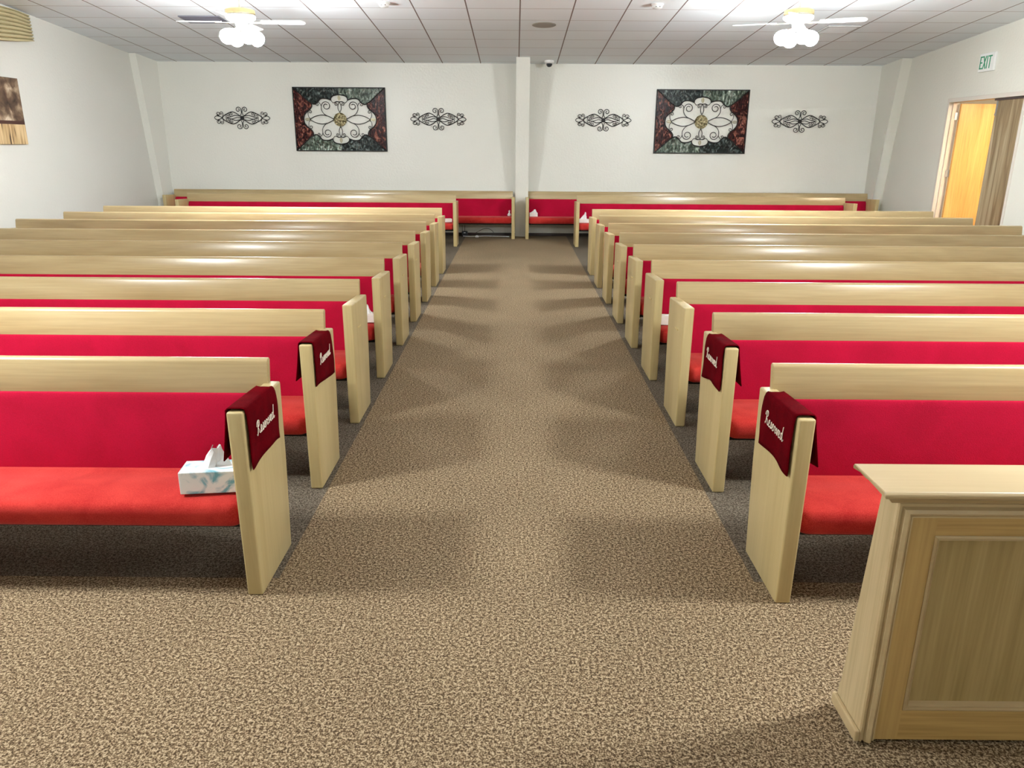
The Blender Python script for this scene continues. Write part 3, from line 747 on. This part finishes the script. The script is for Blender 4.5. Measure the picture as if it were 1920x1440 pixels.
# ------------------------------------------------------------------ left wall: canvas picture and swag valance
def canvas_mat():
    m, nt, N, L, b = mat('painted_canvas')
    tc = N.new('ShaderNodeTexCoord'); sp = N.new('ShaderNodeSeparateXYZ'); L.new(tc.outputs['Object'], sp.inputs[0])
    n = N.new('ShaderNodeTexNoise'); n.inputs['Scale'].default_value = 5; n.inputs['Detail'].default_value = 6; n.inputs['Distortion'].default_value = .4; L.new(tc.outputs['Object'], n.inputs['Vector'])
    top = ramp(N, [(.36, (.035, .018, .012)), (.50, (.14, .085, .05)), (.60, (.36, .26, .17)), (.72, (.70, .58, .44))]); L.new(n.outputs['Fac'], top.inputs[0])
    mp = N.new('ShaderNodeMapping'); mp.inputs['Scale'].default_value = (1, 9, .8); L.new(tc.outputs['Object'], mp.inputs['Vector'])
    n2 = N.new('ShaderNodeTexNoise'); n2.inputs['Scale'].default_value = 2.2; n2.inputs['Detail'].default_value = 2; L.new(mp.outputs[0], n2.inputs['Vector'])
    low = ramp(N, [(.36, (.03, .015, .01)), (.42, (.42, .27, .12)), (.6, (.68, .50, .27))]); L.new(n2.outputs['Fac'], low.inputs[0])
    a = N.new('ShaderNodeMath'); a.operation = 'LESS_THAN'; a.inputs[1].default_value = .27; L.new(sp.outputs[2], a.inputs[0])
    mx = N.new('ShaderNodeMix'); mx.data_type = 'RGBA'; L.new(a.outputs[0], mx.inputs['Factor']); L.new(top.outputs[0], mx.inputs['A']); L.new(low.outputs[0], mx.inputs['B'])
    g1 = N.new('ShaderNodeMath'); g1.operation = 'COMPARE'; g1.inputs[1].default_value = .275; g1.inputs[2].default_value = .022; L.new(sp.outputs[2], g1.inputs[0])
    m2 = N.new('ShaderNodeMix'); m2.data_type = 'RGBA'; L.new(g1.outputs[0], m2.inputs['Factor']); L.new(mx.outputs['Result'], m2.inputs['A']); m2.inputs['B'].default_value = (.06, .022, .015, 1)
    L.new(m2.outputs['Result'], b.inputs['Base Color']); b.inputs['Roughness'].default_value = .6
    return m
o = MB().box((0, -1.35, 0), (.035, 0, .835)).build('canvas_picture', canvas_mat(), None, loc=(XL, 10.95, 1.655), bevel=.003)
tag(o, 'brown canvas picture of trees behind a fence on the left wall', 'picture')
# swag: horizontal folds hanging between its fixings
M_swag = simple('cream_curtain_fabric', (.52, .45, .26), .85, nscale=70, noise=.12, bump=.2)
sw = MB(); ny, nk = 40, 72
for j in range(ny + 1):
    t = j / ny; y = 11.42 - 2.6 * t
    sag = math.sin(math.pi * t)
    ztop = min(3.37 + .0 * t, cz(y) - .01) - .02; zbot = 3.00 - .10 * sag + .02 * t
    for k in range(nk + 1):
        s = k / nk
        z = ztop + (zbot - ztop) * s
        fold = .5 + .5 * math.cos(2 * math.pi * (s * 8 + .25 * math.sin(t * 7)))
        x = .012 + (.03 + .03 * s) * min(1, t * 6 + .35) + .040 * fold ** .6
        sw.v.append((x, y, z))
for j in range(ny):
    for k in range(nk): sw.face((j * (nk + 1) + k, j * (nk + 1) + k + 1, (j + 1) * (nk + 1) + k + 1, (j + 1) * (nk + 1) + k))
o = sw.build('curtain_valance', M_swag, None, loc=(XL, 0, 0), smooth=True)
md_ = o.modifiers.new('thickness', 'SOLIDIFY'); md_.thickness = .006
tag(o, 'cream gathered curtain valance hanging high on the left wall', 'valance')

# ------------------------------------------------------------------ ceiling fans with lit globes
def blade_mesh(b, ang, r0, r1, w0, w1, z, pitch):
    n = 14; R_ = Matrix.Rotation(ang, 4, 'Z'); Rp = Matrix.Rotation(pitch, 4, 'X')
    poly = [(r0, -w0 / 2), (r1 - .05, -w1 / 2)] + [(r1 - .05 + .05 * math.sin(math.pi * k / 8), -w1 / 2 * math.cos(math.pi * k / 8)) for k in range(1, 8)] + [(r1 - .05, w1 / 2), (r0, w0 / 2)]
    i0 = len(b.v)
    for h in (-.003, .003):
        for x, y in poly: b.v.append(tuple(R_ @ (Rp @ Vector((x, y, h)) + Vector((0, 0, z)))))
    m = len(poly); b.face(range(i0, i0 + m)); b.face(range(i0 + 2 * m - 1, i0 + m - 1, -1))
    for i in range(m): b.face((i0 + i, i0 + m + i, i0 + m + (i + 1) % m, i0 + (i + 1) % m))
def fan(x, y, zb, rot, grot, label, gang):
    """zb: height of the blades; four globes below"""
    o = empty('ceiling_fan', (x, y, zb)); tag(o, label, 'ceiling fan', 'white ceiling fans with four lit globes')
    top = cz(y) - zb
    MB().lathe([(.012, .15), (.012, top - .04)], 12).build('rod', M_white, o, smooth=False)
    MB().lathe([(.012, top - .06), (.06, top - .045), (.07, top + .0)], 20).build('canopy', M_white, o, autosmooth=.6)
    MB().lathe([(.05, .155), (.13, .150), (.165, .135), (.168, .095), (.16, .088)], 32).build('brass_band', M_brass, o, autosmooth=.6)
    MB().lathe([(.155, .092), (.172, .07), (.165, .045), (.12, .015), (.07, .005), (.06, -.03), (.06, -.055), (.03, -.07)], 32).build('motor_housing', M_white, o, autosmooth=.6)
    for k in range(4):
        a = rot + k * math.pi / 2
        b = MB(); blade_mesh(b, a, .24, .74, .10, .135, .012, math.radians(-11)); bl = b.build('blade', M_white, o)
        br = MB(); blade_mesh(br, a, .10, .30, .035, .05, .004, math.radians(-6)); br.build('blade_bracket', M_brass, bl)
    for k in range(4):
        a = grot + k * math.pi / 2
        d = Vector((math.cos(a), math.sin(a), 0))
        p0 = d * .03 + Vector((0, 0, -.05)); p1 = d * .088 + Vector((0, 0, -.072))
        ax = (d * .80 + Vector((0, 0, -.75))).normalized()
        arm = MB().tube([p0, p1, p1 + ax * .02], .012, 8).build('light_arm', M_brass, o, smooth=True)
        Q = Vector((0, 0, 1)).rotation_difference(ax).to_matrix().to_4x4()
        M_ = Matrix.Translation(p1 + ax * .015) @ Q
        pr = [(.022, 0), (.032, .012), (.052, .035), (.074, .070), (.084, .105), (.080, .14), (.060, .168), (.030, .184), (.002, .188)]
        MB().lathe(pr, 20, M_).build('glass_globe', M_globe_front if gang else M_globe, o, smooth=True)
    return o
FANS = 'white ceiling fans with four lit globes'
fan(-3.20, 9.75, 3.02, math.radians(2), math.radians(40), 'white four-blade ceiling fan with lit globes, left side of the room', 0)
fan(3.25, 9.75, 3.05, math.radians(-22), math.radians(-85), 'white four-blade ceiling fan with lit globes, right side of the room', 0)
# the front pair hangs over the first rows, above the frame
fan(-3.20, 2.45, 3.02, math.radians(20), math.radians(30), 'white ceiling fan over the front pews on the left', 1)
fan(3.25, 2.45, 3.05, math.radians(50), math.radians(10), 'white ceiling fan over the front pews on the right', 1)

# ------------------------------------------------------------------ small things on the ceiling
tilt = -math.atan(CS)
def on_ceiling(o): o.rotation_euler[0] = tilt
def vent(x, y, w, d, m, label, dark):
    o = empty('air_vent', (x, y, cz(y))); on_ceiling(o); tag(o, label, 'air vent')
    MB().box((-w / 2, -d / 2, -.004), (w / 2, d / 2, 0)).build('back_plate', dark, o)
    f = MB(); t = .03
    f.box((-w / 2, -d / 2, -.014), (w / 2, -d / 2 + t, -.004)).box((-w / 2, d / 2 - t, -.014), (w / 2, d / 2, -.004))
    f.box((-w / 2, -d / 2 + t, -.014), (-w / 2 + t, d / 2 - t, -.004)).box((w / 2 - t, -d / 2 + t, -.014), (w / 2, d / 2 - t, -.004)); f.build('frame', m, o)
    n = 4
    for k in range(n):
        y0 = -d / 2 + t + (d - 2 * t) * (k + .5) / n
        MB().prism([(y0 - .03, -.006), (y0 + .02, -.022), (y0 + .024, -.019), (y0 - .026, -.004)], 0, -w / 2 + t, w / 2 - t).build('slat', m, o)
M_vent = simple('white_vent_metal', (.66, .66, .66), .4); M_ventd = simple('dark_duct', (.03, .03, .045), .8)
M_grille = simple('dark_grille_metal', (.16, .16, .20), .5)
vent(-4.36, 11.72, .56, .40, M_grille, 'dark slatted air vent on the ceiling behind the left fan', M_ventd)
vent(4.62, 12.10, .46, .46, M_vent, 'white slatted air vent on the ceiling behind the right fan', M_ventd)
def detector(x, y, label):
    o = empty('smoke_detector', (x, y, cz(y))); on_ceiling(o); tag(o, label, 'smoke detector', 'smoke detectors on the ceiling')
    MB().lathe([(.078, 0), (.078, -.012), (.070, -.020)], 24).build('base', M_white, o, autosmooth=.6)
    MB().lathe([(.066, -.020), (.062, -.045), (.045, -.056), (.001, -.058)], 24).build('cover', M_white, o, autosmooth=.6)
    MB().box((-.03, -.060, -.044), (-.005, -.052, -.034)).box((.008, -.060, -.044), (.03, -.052, -.034)).build('slot', M_black, o)
detector(-1.69, 10.75, 'round white smoke detector on the ceiling left of the middle')
detector(1.78, 10.75, 'round white smoke detector on the ceiling right of the middle')
o = MB().lathe([(.172, 0), (.172, -.005), (.160, -.010), (.120, -.006), (.001, -.008)], 32).build('ceiling_speaker', simple('aged_grey_grille', (.36, .34, .30), .8, nscale=160, noise=.2), None, loc=(.385, 11.944, cz(11.944)), autosmooth=.6)
on_ceiling(o); tag(o, 'flat round grey speaker grille on the ceiling near the middle', 'speaker')
dc = empty('dome_camera', (.583, 14.80, cz(14.80))); on_ceiling(dc); tag(dc, 'small white dome camera with black lens on the ceiling by the middle column', 'camera')
MB().lathe([(.085, 0), (.085, -.028), (.070, -.045), (.058, -.05)], 24).build('housing', M_white, dc, autosmooth=.6)
MB().lathe([(.055, -.048), (.050, -.075), (.032, -.098), (.001, -.107)], 24).build('lens_dome', M_black, dc, smooth=True)
